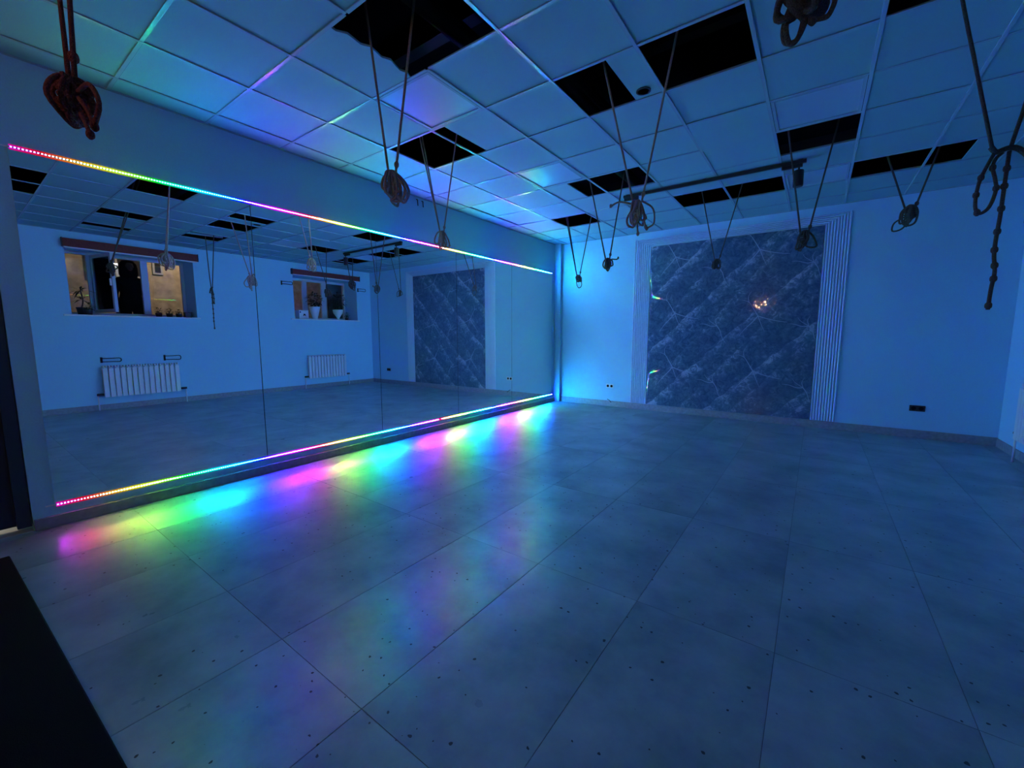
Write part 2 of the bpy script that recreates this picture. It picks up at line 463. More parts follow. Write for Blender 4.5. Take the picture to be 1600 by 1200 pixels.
# main runners (along the room) and cross tees
run = {}
def rail(name, a, b):
    sz = tuple(round(q - p, 3) for p, q in zip(a, b)); key = (name, sz)
    if key not in run:
        o = run[key] = bev(MB().box((0,0,0), sz).build(name, 'rail'), 0.002, 1)
    else:
        o = run[key].copy(); C.objects.link(o)
    o.location = a; o.parent = ce
    return o
RW = 0.012
for i in range(-1, 9):
    x = gx(i)
    segs = [(YF, L)] if i not in (2, 4) else ([(YF, gy(1)), (gy(2), L)] if i == 2 else [(YF, L)])
    for (a, b) in segs: rail('main_runner', (x - RW, a, H - 0.005), (x + RW, b, H + 0.003))
for ci, (xa, xb) in zip(CI, COLS):
    for j in range(-4, 11):
        y = gy(j)
        if y < YF + .05 or y > L - .02: continue
        rail('cross_tee', (xa + (RW if ci > -2 else 0), y - RW, H - 0.004), (xb - (RW if ci < 8 else 0), y + RW, H + 0.003))
lr = rail('loose_rail', (gx(6) + 0.36, gy(3), H + 0.02), (gx(6) + 0.385, gy(4), H + 0.05)); lr.rotation_euler = (0.02, 0, 0.06)
# wall angle trim round the ceiling
am = MB(); am.box((0, YF, H - 0.004), (0.02, L, H + 0.002)); am.box((0, L - 0.02, H - 0.004), (W, L, H + 0.002)); am.box((W - .02, YF, H - .004), (W, L, H + .002))
am.build('wall_angle', 'rail', ce)

# unlit square ceiling light panels
plab = {(1,2): 'unlit square ceiling light panel glowing violet-blue, beside the largest hole on the left',
        (1,5): 'small-looking unlit square ceiling light panel with cyan sheen, near the far mirror corner',
        (5,5): 'unlit recessed square light panel just in front of the hole above the black spotlight',
        (5,8): 'unlit square ceiling light panel behind the black spotlight, nearest the mural'}
for (i, j) in panels:
    e = empty('ceiling_light', (gx(i)+.3, gy(j)+.3, H), plab[(i, j)], 'ceiling light', 'unlit square light panels in the ceiling')
    f = MB(); a = 0.285
    for (p, q) in (((-a,-a,-.004),(a,-a+.022,.006)), ((-a,a-.022,-.004),(a,a,.006)), ((-a,-a+.022,-.004),(-a+.022,a-.022,.006)), ((a-.022,-a+.022,-.004),(a,a-.022,.006))): f.box(p, q)
    f.build('light_frame', 'rail', e)
    MB().box((-a+.022,-a+.022,0.003),(a-.022,a-.022,.010)).build('diffuser', 'panel', e)
# small round recessed fitting
e = empty('recessed_downlight', (3.12, 3.19, H), 'small round dark recessed fitting between two ceiling holes', 'downlight')
MB().lathe([(0.052, -0.004), (0.052, 0.001), (0.040, 0.001), (0.040, -0.004)], (0,0,0), 24).build('ring', 'black', e, False)
MB().lathe([(0.0405, -0.003), (0.0405, 0.004)], (0,0,0), 24).build('lens', 'dark', e)

# ================================================================== door opening on the left
d = empty('door_1', (-0.12, -0.3, 0), kind='structure'); d['label'] = 'dark navy door at the left edge with warm light under it'
MB().box((0.0, -0.55, 0.035), (0.04, 0.50, 2.08)).build('door_leaf', 'door', d)
fm = MB(); fm.box((-0.02, 0.50, 0.03), (0.105, 0.565, 2.1)); fm.box((-0.02, -0.60, 0.0), (0.105, -0.55, 2.1)); fm.box((-.02, -.55, 2.08), (.105, .5, 2.13))
fm.build('door_frame', 'door', d)
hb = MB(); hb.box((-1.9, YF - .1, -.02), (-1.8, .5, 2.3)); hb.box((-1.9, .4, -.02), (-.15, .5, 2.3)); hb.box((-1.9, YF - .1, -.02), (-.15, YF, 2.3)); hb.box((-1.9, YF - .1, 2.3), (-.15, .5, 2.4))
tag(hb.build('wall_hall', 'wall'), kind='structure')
la = bpy.data.lights.new('hall_light', 'POINT'); la.energy = 26; la.color = (1.0, 0.72, 0.50); la.shadow_soft_size = 0.08
lo = bpy.data.objects.new('hall_light', la); C.objects.link(lo); lo.location = (-0.9, -0.1, 1.4)

# black mat in the near left corner
mo = tag(bev(MB().box((0, -1.35, 0), (3.1, 0, 0.022)).build('floor_mat', 'matt'), 0.006), 'black floor mat lying in the near left corner of the room', 'mat')
mo.location = (0.43, 0.135, 0.0); mo.rotation_euler = (0, 0, math.radians(2.2))

# ================================================================== mirror wall
e = empty('wall_mirror', (0, 3.8, 0.15), 'long frameless mirror of five panels covering the left wall between the two rainbow strips', 'mirror')
ME = [0.375, 1.79, 3.13, 4.485, 5.84, 7.19]
MZ0, MZ1 = 0.158, 2.522
for a, b in zip(ME[:-1], ME[1:]):
    bx_ = MB().box((0.0, a + .003 - 3.8, MZ0 - .15), (0.006, b - .003 - 3.8, MZ1 - .15)).build('mirror_panel', 'mirror', e)
for b in ME[1:-1]: MB().box((0.0, b - .003 - 3.8, MZ0 - .15), (0.0035, b + .003 - 3.8, MZ1 - .15)).build('mirror_joint', 'black', e)
# led strips
def led_strip(z, y0, y1, label, gap=None):
    e = empty('led_strip', (0.0, (y0+y1)/2, z), label, 'light strip', 'rainbow light strips along the mirror')
    yc = (y0+y1)/2
    MB().box((0.0, y0-yc-.005, -0.006), (0.0075, y1-yc+.005, 0.0058)).build('strip_tape', 'white', e)
    n = int((y1-y0)/0.0167); mb = MB(); hs = MB()
    for k in range(n):
        y = y0 + 0.0167*(k+.5)
        if gap and abs(y-gap) < .02: continue
        hs.box((0.0075, y-.0036-yc, -0.0032), (0.0110, y+.0036-yc, 0.0032))
        q = len(mb.v)
        mb.v += [(0.0112, y-.0030-yc, -.0026), (0.0112, y+.0030-yc, -.0026), (0.0112, y+.0030-yc, .0026), (0.0112, y-.0030-yc, .0026)]
        mb.f.append((q, q+1, q+2, q+3))
    tag(hs.build('led_housings', 'white', e), kind='stuff')
    for s_ in (-1, 1):
        zz = sorted((s_*0.0062, s_*0.0078))
        MB().box((0.0, y0-yc, zz[0]), (0.0085, y1-yc, zz[1])).build('glow_edge', 'ledglow', e)  # glowing sides added to throw a colour halo beside the strip
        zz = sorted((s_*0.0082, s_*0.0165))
        MB().box((0.0, y0-yc, zz[0]), (0.0075, y1-yc, zz[1])).build('bloom_wing', 'ledbloom', e)  # added glow bands that stand in for lens bloom round the strip
    tag(mb.build('led_chips', 'led', e), kind='stuff')
    MB().box((0.0, y0-yc-.05, -0.004), (0.006, y0-yc-.006, 0.004)).build('strip_connector', 'white', e)
    if gap: MB().box((0.0075, gap-.018-yc, -.006), (.014, gap+.018-yc, .006)).build('strip_joint', 'ropered', e)
led_strip(2.531, 0.385, 7.18, 'long rainbow LED strip along the top edge of the wall mirror')
led_strip(0.150, 0.385, 7.20, 'long rainbow LED strip along the bottom edge of the wall mirror', 4.10)
# small cable ends high on the mirror wall
e = empty('cable_stub', (0.012, 3.82, 3.03), 'pair of short cable ends poking out of the wall under the ceiling', 'cable')
for y in (-.045, .045):
    MB().tube(smoothpath([(-.012, y, .03), (.01, y, .02), (.012, y, -.01), (.012, y+.004, -.05)]), 0.006, 8).build('cable_end', 'black', e, True)

# ================================================================== mural and fluted surround
X0, X1, Z0, Z1 = 1.865, 4.250, 0.112, 2.835
e = empty('wall_mural', ((X0+X1)/2, L, Z0), 'dark blue foliage wall panel with pale diagonal bands on the far wall', 'mural')
mb = MB(); N_ = 60
prof = []
for k in range(N_+1):
    x = X0 + (X1-X0) * (k/N_)**1.6
    t = max(0.0, 1 - (x-X0)/0.045)
    prof.append((x, L - 0.022 + 0.012*t*t))
for zz in (Z0, Z1):
    for (x, y) in prof: mb.v.append((x-(X0+X1)/2, y-L, zz-Z0))
for k in range(N_): mb.f.append((k, k+1, N_+2+k, N_+1+k))
for zz in (Z0, Z1):
    for (x, y) in prof: mb.v.append((x-(X0+X1)/2, y-L, zz-Z0))
for zz in (Z0, Z1):
    for (x, y) in prof: mb.v.append((x-(X0+X1)/2, -0.0005, zz-Z0))
fr_ = 2*(N_+1); b0 = 4*(N_+1)
for k in range(N_):
    mb.f.append((b0+k+1, b0+k, b0+N_+1+k, b0+N_+2+k)); mb.f.append((fr_+k+1, fr_+k, b0+k, b0+k+1)); mb.f.append((fr_+N_+1+k, fr_+N_+2+k, b0+N_+2+k, b0+N_+1+k))
mb.f.append((fr_+N_, fr_+2*N_+1, b0+2*N_+1, b0+N_))
mb.build('mural_panel', 'mural', e, True)
# printed branches, a thin ink layer
pb = MB()
yb = -0.0228
def line(pts, w=0.012):
    P = smoothpath([(p[0], 0, p[1]) for p in pts], 4)
    n0 = len(pb.v)
    for i, p in enumerate(P):
        q = P[min(i+1, len(P)-1)] - P[max(i-1, 0)]
        nrm = Vector((-q.z, 0, q.x)).normalized() * (w * (1 - 0.75*i/(len(P)-1))) / 2
        for sgn in (1, -1):
            a = p + nrm*sgn
            pb.v.append((min(max(a.x, X0+.18), X1-.005)-(X0+X1)/2, yb, min(max(a.z, Z0+.005), Z1-.005)-Z0))
    for i in range(len(P)-1): pb.f.append((n0+2*i, n0+2*i+1, n0+2*i+3, n0+2*i+2))
for (ax, az) in [(2.28,2.62),(3.49,2.60),(2.30,1.70),(3.52,1.62),(2.30,0.79),(3.50,0.78)]:
    line([(ax,az),(ax-.07,az+.12),(ax-.13,az+.21),(ax-.22,az+.25)], .014)
    line([(ax-.13,az+.21),(ax-.14,az+.30),(ax-.10,az+.38)], .008)
    line([(ax,az),(ax+.14,az-.05),(ax+.30,az-.09),(ax+.38,az-.10)], .014)
    line([(ax,az),(ax+.05,az-.13),(ax+.10,az-.24)], .011)
    line([(ax,az),(ax-.03,az+.05),(ax-.01,az+.11)], .009)
    line([(ax,az),(ax-.06,az-.08),(ax-.16,az-.19),(ax-.24,az-.30)], .016)
for (ax, az) in [(2.95,2.38),(4.16,2.35),(2.96,1.48),(4.16,1.46),(2.95,0.57),(4.15,0.57)]:
    line([(ax,az),(ax-.08,az-.005),(ax-.18,az+.03),(ax-.26,az+.035)], .012)
    line([(ax,az),(ax+.05,az-.08),(ax+.08,az-.18),(ax+.14,az-.28)], .013)
    line([(ax,az),(ax-.02,az+.08),(ax+.01,az+.15)], .009)
    line([(ax,az),(ax-.10,az+.07),(ax-.14,az+.13)], .008)
tag(pb.build('branch_print', 'branch', e), kind='stuff')
# fluted frame
e = empty('mural_surround', ((X0+X1)/2, L, Z0), 'white fluted moulding framing the dark foliage panel on three sides', 'moulding')
cx = (X0+X1)/2
def slat_v(x, w, top):
    k = 6; mb = MB(); pts = [(-w/2, 0)] + [(-w/2*math.cos(math.pi*i/k)*0.94, -0.003-0.018*math.sin(math.pi*i/k)) for i in range(k+1)] + [(w/2, 0)]
    n = len(pts)
    for z in (0.0, top - Z0):
        for (a, b) in pts: mb.v.append((x + a - cx, b, z))
    for i in range(n-1): mb.f.append((i, i+1, n+i+1, n+i))
    mb.f.append(tuple(range(n, 2*n)))
    return mb.build('slat', 'flute', e)
def slat_h(z, w, a0, a1):
    k = 6; mb = MB(); pts = [(-w/2, 0)] + [(-w/2*math.cos(math.pi*i/k)*0.94, -0.003-0.018*math.sin(math.pi*i/k)) for i in range(k+1)] + [(w/2, 0)]
    n = len(pts)
    for x in (a0, a1):
        for (a, b) in pts: mb.v.append((x - cx, b, z + a - Z0))
    for i in range(n-1): mb.f.append((i, n+i, n+i+1, i+1))
    mb.f += [tuple(reversed(range(n))), tuple(range(n, 2*n))]
    return mb.build('slat', 'flute', e)
NL = 9; wsl = 0.292 / NL; zt = 0.146 / NL
for i in range(NL):
    top = Z1 + zt*(i+1)
    slat_v(X0 - wsl*(i+.5), wsl*0.93, top); slat_v(X1 + wsl*(i+.5), wsl*0.93, top)
for i in range(6):
    hh = 0.146/6
    off = wsl*NL*(i+.3)/6
    slat_h(Z1 + hh*(i+.5), hh*0.93, X0 - off, X1 + off)

# sockets
def socket(x, z, label, dark):
    e = empty('power_socket', (x, L, z), label, 'socket')
    bev(MB().box((-.075, -.012, -.038), (.075, 0, .038)).build('socket_plate', 'black' if dark else 'white', e), .004)
    for s in (-1, 1): MB().lathe([(.024, -.0135), (.024, -.0125)], (s*.036, 0, 0), 18, 'y').build('socket_outlet', 'dark', e)
socket(1.177, 0.386, 'white double power socket low on the far wall left of the mural', False)
socket(5.372, 0.389, 'dark double power socket low on the far wall right of the mural', True)
e = empty('cable_clip', (1.19, L - .014, 0.10), 'small dark cable end resting on the baseboard below the white socket', 'cable')
MB().tube(smoothpath([(-.05, -.01, .035), (0, -.014, .012), (.03, -.02, -.02)]), .006, 8).build('cable_end', 'black', e, True)

# ================================================================== windows
def window(n, a, b, z0, z1, mull, openx=None):
    e = empty('window_%d' % n, (W + 0.6, (a+b)/2, z0), kind='structure')
    yc = (a+b)/2
    fm = MB()
    def fb(y0, y1, za, zb, x0=-.03, x1=.04): fm.box((x0, y0-yc, za-z0), (x1, y1-yc, zb-z0))
    fb(a, b, z0, z0+.06); fb(a, b, z1-.06, z1); fb(a, a+.05, z0+.06, z1-.06); fb(b-.05, b, z0+.06, z1-.06)
    for (m0, m1) in mull: fb(m0, m1, z0+.06, z1-.06)
    bev(fm.build('window_frame', 'frame', e), .006)
    edges = [a+.05] + [v for mm in mull for v in mm] + [b-.05]
    for k in range(0, len(edges), 2):
        y0, y1 = edges[k], edges[k+1]
        if openx == k//2: continue
        MB().box((0.0, y0-yc, .06), (0.006, y1-yc, z1-z0-.06)).build('pane', 'glass', e)
    if openx is not None:
        y0 = edges[2*openx]; y1 = edges[2*openx+1]; w_ = y1-y0; h_ = z1-z0-.12
        sh = MB(); t = .055
        sh.box((-.02,0,0),(.03,w_,t)); sh.box((-.02,0,h_-t),(.03,w_,h_)); sh.box((-.02,0,t),(.03,t,h_-t)); sh.box((-.02,w_-t,t),(.03,w_,h_-t))
        so = bev(sh.build('open_sash', 'frame', e), .005); so.location = (-.04, y0-yc, .06); so.rotation_euler = (0,0,math.radians(77))
        p_ = MB().box((0, t, t), (.006, w_-t, h_-t)).build('pane', 'glass', so)
        hd = MB().box((-.045, w_-.04, h_*.45), (-.02, w_-.02, h_*.45+.12)).build('handle', 'white', so)
    sb = bev(MB().box((-0.6-.035, a-.10-yc, -.028), (-.03, b+.05-yc, 0.0)).build('window_sill', 'white', e), .006)
    return e
w1 = window(1, 1.40, 3.20, 1.70, 2.86, [(1.74, 1.80), (2.50, 2.61)], 1); w1['label'] = 'left window in the mirror, one sash open'
w2 = window(2, 5.20, 6.93, 1.75, 2.80, [(5.72, 5.84), (6.24, 6.37)]); w2['label'] = 'right window in the mirror with potted plants'
# the sill board passes through the opening; raised blinds above
def blind(y0, y1, z0, z1, label):
    e = empty('roller_blind', (W, (y0+y1)/2, z0), label, 'blind', 'rolled-up blinds above the windows')
    yc = (y0+y1)/2
    bev(MB().box((-.075, y0-yc, .018), (0, y1-yc, z1-z0)).build('blind_roll', 'blind', e), .012, 3)
    MB().box((-.08, y0-yc+.01, 0.0), (-.004, y1-yc-.01, .018)).build('blind_rail', 'white', e)
    for s in (y0-yc-.008, y1-yc): MB().box((-.085, s, 0.02), (0, s+.008, z1-z0+.005)).build('bracket', 'black', e)
blind(1.38, 3.27, 2.805, 2.965, 'rolled-up red-brown blind above the left window seen in the mirror')
blind(5.17, 6.99, 2.79, 2.935, 'rolled-up red-brown blind above the right window seen in the mirror')
# wall loops
def loop(y0, y1, z0, z1, label, side=0):
    e = empty('wall_loop', (W, (y0+y1)/2, (z0+z1)/2), label, 'wall bracket', 'metal loops fixed to the window wall')
    yc = (y0+y1)/2; zc = (z0+z1)/2
    MB().tube(smoothpath([(0,y0-yc,z1-zc),(-.07,y0-yc+.01,z1-zc),(-.075,0,z1-zc),(-.07,y1-yc-.01,z1-zc),(-.07,y1-yc-.01,z0-zc),(-.075,0,z0-zc),(-.07,y0-yc+.01,z0-zc),(0,y0-yc,z0-zc)], 4), .007, 8).build('rod', 'duct', e, True)
    MB().box((-.008, y0-yc-.015, z0-zc-.02), (0, y0-yc+.015, z1-zc+.02)).build('base_plate', 'duct', e)
loop(4.93, 5.15, 2.55, 2.61, 'thin metal loop on the wall left of the right window in the mirror')
loop(6.97, 7.17, 2.55, 2.61, 'thin metal loop on the wall right of the right window in the mirror')
loop(1.70, 1.95, 0.87, 0.93, 'thin metal loop above the left end of the larger radiator in the mirror')
loop(2.60, 2.84, 0.87, 0.94, 'thin metal loop above the right end of the larger radiator in the mirror')
# radiators
def radiator(y0, n, z0, z1, label):
    e = empty('radiator', (W, y0, z0), label, 'radiator', 'white sectional radiators under the windows')
    w = 0.08
    for k in range(n):
        mb = MB(); y = k*w
        mb.box((-.13, y+.006, .0), (-.115, y+w-.006, z1-z0-.045))          # front fin
        mb.box((-.115, y+w*.5-.012, .01), (-.05, y+w*.5+.012, z1-z0-.02))  # column
        mb.box((-.05, y+.012, .02), (-.042, y+w-.012, z1-z0-.05))          # rear fin
        mb.box((-.120, y+.012, z1-z0-.035), (-.05, y+.030, z1-z0)); mb.box((-.120, y+w-.030, z1-z0-.035), (-.05, y+w-.012, z1-z0))  # top louvres
        bev(mb.build('radiator_section', 'rad', e), .003, 1)
    for z in (.05, z1-z0-.07): MB().lathe([(.016, 0), (.016, n*w)], (-.085, 0, z), 12, 'y').build('header_pipe', 'rad', e, True)
    for (ya, yb, s) in ((-.09, 0, -1), (n*w, n*w+.10, 1)):
        MB().lathe([(.020, 0), (.022, .02), (.022, abs(yb-ya))], (-.085, ya, .05), 14, 'y').build('valve', 'black', e, True)
        yy = ya+.012 if s < 0 else yb-.012
        MB().tube([(-.085, yy, .05), (-.085, yy, -z0+.0)], .010, 10).build('supply_pipe', 'rad', e, True)
    for yy in (w*1.5, (n-1.5)*w): MB().box((-.05, yy-.01, z1-z0-.12), (0, yy+.01, z1-z0-.08)).build('bracket', 'rad', e)
radiator(1.67, 14, 0.235, 0.80, 'larger-looking white sectional radiator under the left window in the mirror')
radiator(5.41, 13, 0.26, 0.84, 'smaller-looking white sectional radiator under the right window in the mirror')

# ------------------------------------------------------------------ things on the sills
def leaf(mb, p, d, ln, wd_, droop=.3):
    d = d.normalized(); s = d.cross(Vector((0,0,1)))
    s = s.normalized() if s.length > .05 else Vector((1,0,0))
    n = len(mb.v); q = []
    for t, wf in ((0, .15), (.45, 1), (1, 0.02)):
        c = p + d*ln*t - Vector((0,0,1))*droop*ln*t*t
        q += [c - s*wd_*wf/2, c + s*wd_*wf/2]
    mb.v += [tuple(a) for a in q]; mb.f += [(n, n+1, n+3, n+2), (n+2, n+3, n+5, n+4)]
def plant(name, loc, label, pot, foliage, potmat='pot', group=None):
    e = empty(name, loc, label, 'potted plant', group)
    MB().lathe(pot, (0,0,0), 20).build('pot', potmat, e, True)
    zt_ = pot[-1][1] if pot[-1][0] > 0 else pot[-2][1]
    MB().lathe([(pot[-1][0]*.88, zt_-.012), (pot[-1][0]*.88, zt_-.006)], (0,0,0), 16).build('soil', 'soil', e)
    foliage(e, zt_)
    return e
def bush(rx, rz, zc, n, ll=.06):
    def f(e, zt_):
        st = MB()
        for k in range(5):
            a = k*1.25; st.tube(smoothpath([(0,0,zt_-.02), (.2*rx*math.cos(a), .2*rx*math.sin(a), zt_+(zc-zt_)*.6), (.6*rx*math.cos(a), .6*rx*math.sin(a), zc+.3*rz*math.sin(k))], 3), .004, 5)
        st.build('stem', 'leaf', e)
        mb = MB()
        for k in range(n):
            v = Vector((random.gauss(0,1), random.gauss(0,1), random.gauss(0,1))).normalized() * random.uniform(.45, 1.0)
            p = Vector((v.x*rx, v.y*rx, zc+v.z*rz))
            leaf(mb, p, Vector((v.x+random.uniform(-.5,.5), v.y+random.uniform(-.5,.5), v.z*.4+.1)), random.uniform(.7,1.2)*ll, ll*.6)
        tag(mb.build('foliage', 'leaf', e), kind='stuff')
    return f
def spiky(e, zt_):
    MB().tube(smoothpath([(0,0,zt_-.02), (.01,.03,zt_+.12), (-.01,.01,zt_+.30)], 4), .010, 6).build('trunk', 'potdark', e, True)
    for (zb, n, ll) in ((zt_+.30, 11, .24), (zt_+.14, 8, .20)):
        mb = MB()
        for k in range(n):
            a = k*2*math.pi/n + .3; leaf(mb, Vector((0,.01,zb)), Vector((math.cos(a), math.sin(a), .65*math.sin(k*1.7)+.35)), ll*random.uniform(.8,1.15), .035, .35)
        tag(mb.build('leaf_crown', 'leaf', e), kind='stuff')
plant('spiky_plant', (W+.36, 1.58, 1.70), 'spiky-leaved plant in a dark pot at the left end of the left window sill', [(.05,0),(.07,.12),(.075,.14)], spiky, 'potdark')
plant('dark_plant', (W+.10, 1.62, 1.70), 'low dark bushy plant beside the spiky plant on the left window sill', [(.05,0),(.06,.08),(.065,.09)], bush(.08,.06,.14,60,.05), 'potdark')
for y, r, s in ((2.64, .07, 'first low dark plant from the open sash on the left window sill'), (2.81, .08, 'taller low dark plant in the middle of the row on the left window sill'), (2.965, .06, 'low dark plant nearest the right end of the left window sill')):
    plant('low_plant', (W+.25, y, 1.70), s, [(.045,0),(.055,.07),(.06,.08)], bush(r*.8, .055, .13, 80, .038), 'potdark', 'low plants in a row on the left window sill')
e = empty('black_box', (W+.22, 3.105, 1.70), 'small black box at the right end of the left window sill', 'box')
bev(MB().box((-.06,-.06,0),(.06,.06,.10)).build('box_body', 'black', e), .006); bev(MB().box((-.063,-.063,.10),(.063,.063,.112)).build('lid', 'black', e), .003)
plant('window_plant', (W+.25, 5.85, 1.75), 'bushy plant in a tapered white pot beside the white box on the sill', [(.065,0),(.07,.03),(.068,.045),(.115,.24),(.135,.31),(.135,.325)], bush(.20,.17,.52,330,.075))
plant('window_plant', (W+.25, 6.50, 1.75), 'dense dark plant in a white footed urn near the right end of the sill', [(.05,0),(.055,.02),(.03,.05),(.05,.09),(.12,.19),(.135,.27),(.13,.28)], bush(.21,.21,.52,380,.08))
plant('small_plant', (W+.22, 6.74, 1.75), 'small dark-leaved plant squeezed beside the footed urn on the sill', [(.04,0),(.05,.07),(.052,.08)], bush(.07,.06,.15,50,.05), 'potdark')
e = empty('white_box', (W+.24, 5.50, 1.75), 'white cardboard box with dark printed marks at the left end of the sill', 'box')
bev(MB().box((-.10,-.12,0),(.10,.12,.22)).build('box_body', 'box', e), .004)
MB().box((-.1012,-.01,.09),(-.1,.04,.13)).box((-.1012,-.10,.15),(-.1,-.075,.19)).box((-.1012,-.02,.075),(-.1,-.005,.10)).box((-.1012,.03,.075),(-.1,.045,.10)).build('printed_mark', 'duct', e)['kind'] = 'stuff'

# ------------------------------------------------------------------ yard outside
GZ = 1.05
tag(bx('yard_ground', 'ground', (W+WT, -1.5, GZ-.1), (W+8, 12, GZ)), kind='structure')
fa = bx('yard_building', 'facade', (10.3, -1.0, GZ), (10.6, 12.0, GZ+4.5))
tag(fa, 'plastered building lit orange across the yard, seen through both windows in the mirror', 'building')
for (a, b, z0, z1) in ((2.30, 2.62, 2.72, 3.60), (3.58, 3.80, 2.98, 3.55), (2.84, 3.45, 2.84, 4.2), (4.6, 5.4, 2.3, 3.6), (8.45, 9.6, 1.3, 3.9)):
    wv = MB().box((10.27, a, z0), (10.30, b, z1)).build('window', 'frame', fa)
    MB().box((10.262, a+.05, z0+.05), (10.27, b-.05, z1-.05)).build('pane', 'dglass', wv)
MB().box((10.262, -1, GZ), (10.3, 12, GZ+.55)).build('plinth', 'ground', fa)
e = empty('yard_wall_lamp', (10.28, 4.15, 3.55), 'bright wall lamp on the building across the yard', 'lamp')
MB().box((-.10,-.05,-.03),(0,.05,.10)).build('lamp_body', 'black', e)
MB().lathe([(.05,-.10),(.07,-.03)], (-.07,0,0), 12).build('bulb', 'warm', e, True)
for i, (y, z) in enumerate(((1.86, 3.13), (2.80, 3.13), (2.98, 3.13))):
    e = empty('yard_tube_lamp', (10.16, y, z), ('short white tube lamp at the far left of the yard', 'left one of two short tube lamps side by side across the yard', 'right one of two short tube lamps side by side across the yard')[i], 'lamp', 'short tube lamps in the yard')
    MB().box((-.01,-.06,-.012),(.01,.06,.012)).build('tube', 'tube', e); MB().box((0,-.07,.012),(.10,.07,.03)).build('lamp_body', 'black', e)
la = bpy.data.lights.new('yard_light', 'AREA'); la.energy = 75; la.color = (1.0, 0.66, 0.38); la.size = .5
lo = bpy.data.objects.new('yard_light', la); C.objects.link(lo); lo.location = (8.9, 4.3, 4.9)
lo.rotation_euler = (0, math.radians(-42), math.radians(0))

# person outside, behind the open sash
def person():
    px, py = W + WT + 0.55, 2.45
    e = empty('person', (px, py, GZ), 'person in a dark hooded coat standing in the yard behind the open sash', 'person')
    J = [((0,0,.98),.17), ((0,0,1.12),.17), ((0,0,1.30),.19), ((0,0,1.42),.15), ((0,0,1.50),.075), ((-.02,0,1.62),.115), ((-.02,0,1.72),.10)]
    ed = [(0,1),(1,2),(2,3),(3,4),(4,5),(5,6)]
    def add(p, r, par): J.append((p, r)); ed.append((par, len(J)-1)); return len(J)-1
    for s in (-1, 1):
        a = add((0, s*.17, 1.40), .085, 3); a = add((.02, s*.24, 1.16), .065, a); a = add((-.05, s*.25, .92), .052, a); a = add((-.08, s*.24, .84), .040, a)
        a = add((0, s*.10, .90), .13, 0); a = add((-.01, s*.11, .50), .082, a); a = add((.02, s*.12, .09), .058, a); a = add((-.10, s*.12, .045), .045, a)
    me = bpy.data.meshes.new('body'); me.from_pydata([j[0] for j in J], ed, []); me.update()
    o = bpy.data.objects.new('body', me); C.objects.link(o); o.parent = e; me.materials.append(M['coat'])
    md = o.modifiers.new('skin', 'SKIN'); 
    sv = me.skin_vertices[0].data
    for i, j in enumerate(J): sv[i].radius = (j[1], j[1]); sv[i].use_root = (i == 0)
    md2 = o.modifiers.new('sub', 'SUBSURF'); md2.levels = 2; md2.render_levels = 2
    # face inside the hood, hood shell
    hd = MB().lathe([(.02,-.12),(.06,-.10),(.082,-.03),(.086,.03),(.07,.09),(.03,.115)], (-.075, 0, 1.66), 16).build('face', 'skin', e, True)
    MB().lathe([(.008,-.02),(.016,0),(.008,.02)], (-.165, 0, 1.655), 8).build('nose', 'skin', e, True)
    for s in (-1, 1): MB().lathe([(.006,-.006),(.011,0),(.006,.006)], (-.150, s*.032, 1.69), 8).build('eye', 'black', e, True)
    MB().box((-.158,-.02,1.60),(-.150,.02,1.606)).build('mouth', 'blind', e)
    hood = MB(); 
    hood.lathe([(.13,-.19),(.150,-.12),(.150,0),(.135,.09),(.09,.15),(.02,.165)], (0.0, 0, 1.66), 20); hood.build('hood', 'coat', e, True)
    for s in (-1, 1):
        hb = MB(); base = Vector((-.085, s*.24, .80))
        hb.tube([base+Vector((0,0,.03)), base+Vector((0,0,-.02)), base+Vector((0,0,-.06))], [.030,.036,.028], 8)
        for q, (dy, ln) in enumerate(((-.024,.055),(-.008,.065),(.008,.062),(.024,.048))):
            hb.tube([base+Vector((0,dy,-.05)), base+Vector((-.008,dy,-.05-ln*.5)), base+Vector((-.022,dy,-.05-ln))], [.009,.008,.006], 6)
        hb.tube([base+Vector((-.02,0,-.0)), base+Vector((-.045,0,-.03)), base+Vector((-.05,0,-.06))], [.010,.009,.007], 6)
        hb.build('hand', 'skin', e, True)
person()

# ================================================================== track light
e = empty('track_light', (3.11, 5.30, H), 'black ceiling track with a spotlight at each end in front of the mural', 'track light')
bev(MB().box((-.95,-.018,-.040),(.95,.018,-.006)).build('track', 'black', e), .003)
for xx in (-.9, 0, .9): MB().box((xx-.02,-.012,-.01),(xx+.02,.012,-.001)).build('mount', 'black', e)
for xx, n in ((.84, 1), (-.84, 0)):
    bev(MB().box((xx-.10,-.016,-.075),(xx+.08,.016,-.040)).build('adapter', 'black', e), .003)
    MB().tube([(xx+.05,0,-.07),(xx+.05,0,-.115)], .010, 8).build('spot_stem', 'black', e, True)
    sp_ = MB().lathe([(.030,-.262),(.043,-.262),(.045,-.255),(.045,-.110),(.040,-.104)], (xx+.05,0,0), 22).build('spotlight', 'black', e, True)

# front wall sconce behind the camera, reflected as glints in the mural
e = empty('wall_sconce', (2.72, YF, 2.42), 'small warm wall lamp on the wall behind the camera', 'lamp')
MB().box((-.05,0,-.08),(.05,.03,.08)).build('backplate', 'black', e)
MB().lathe([(.014,-.055),(.018,.045)], (0,.10,0), 16).build('shade', 'warmglint', e, True)

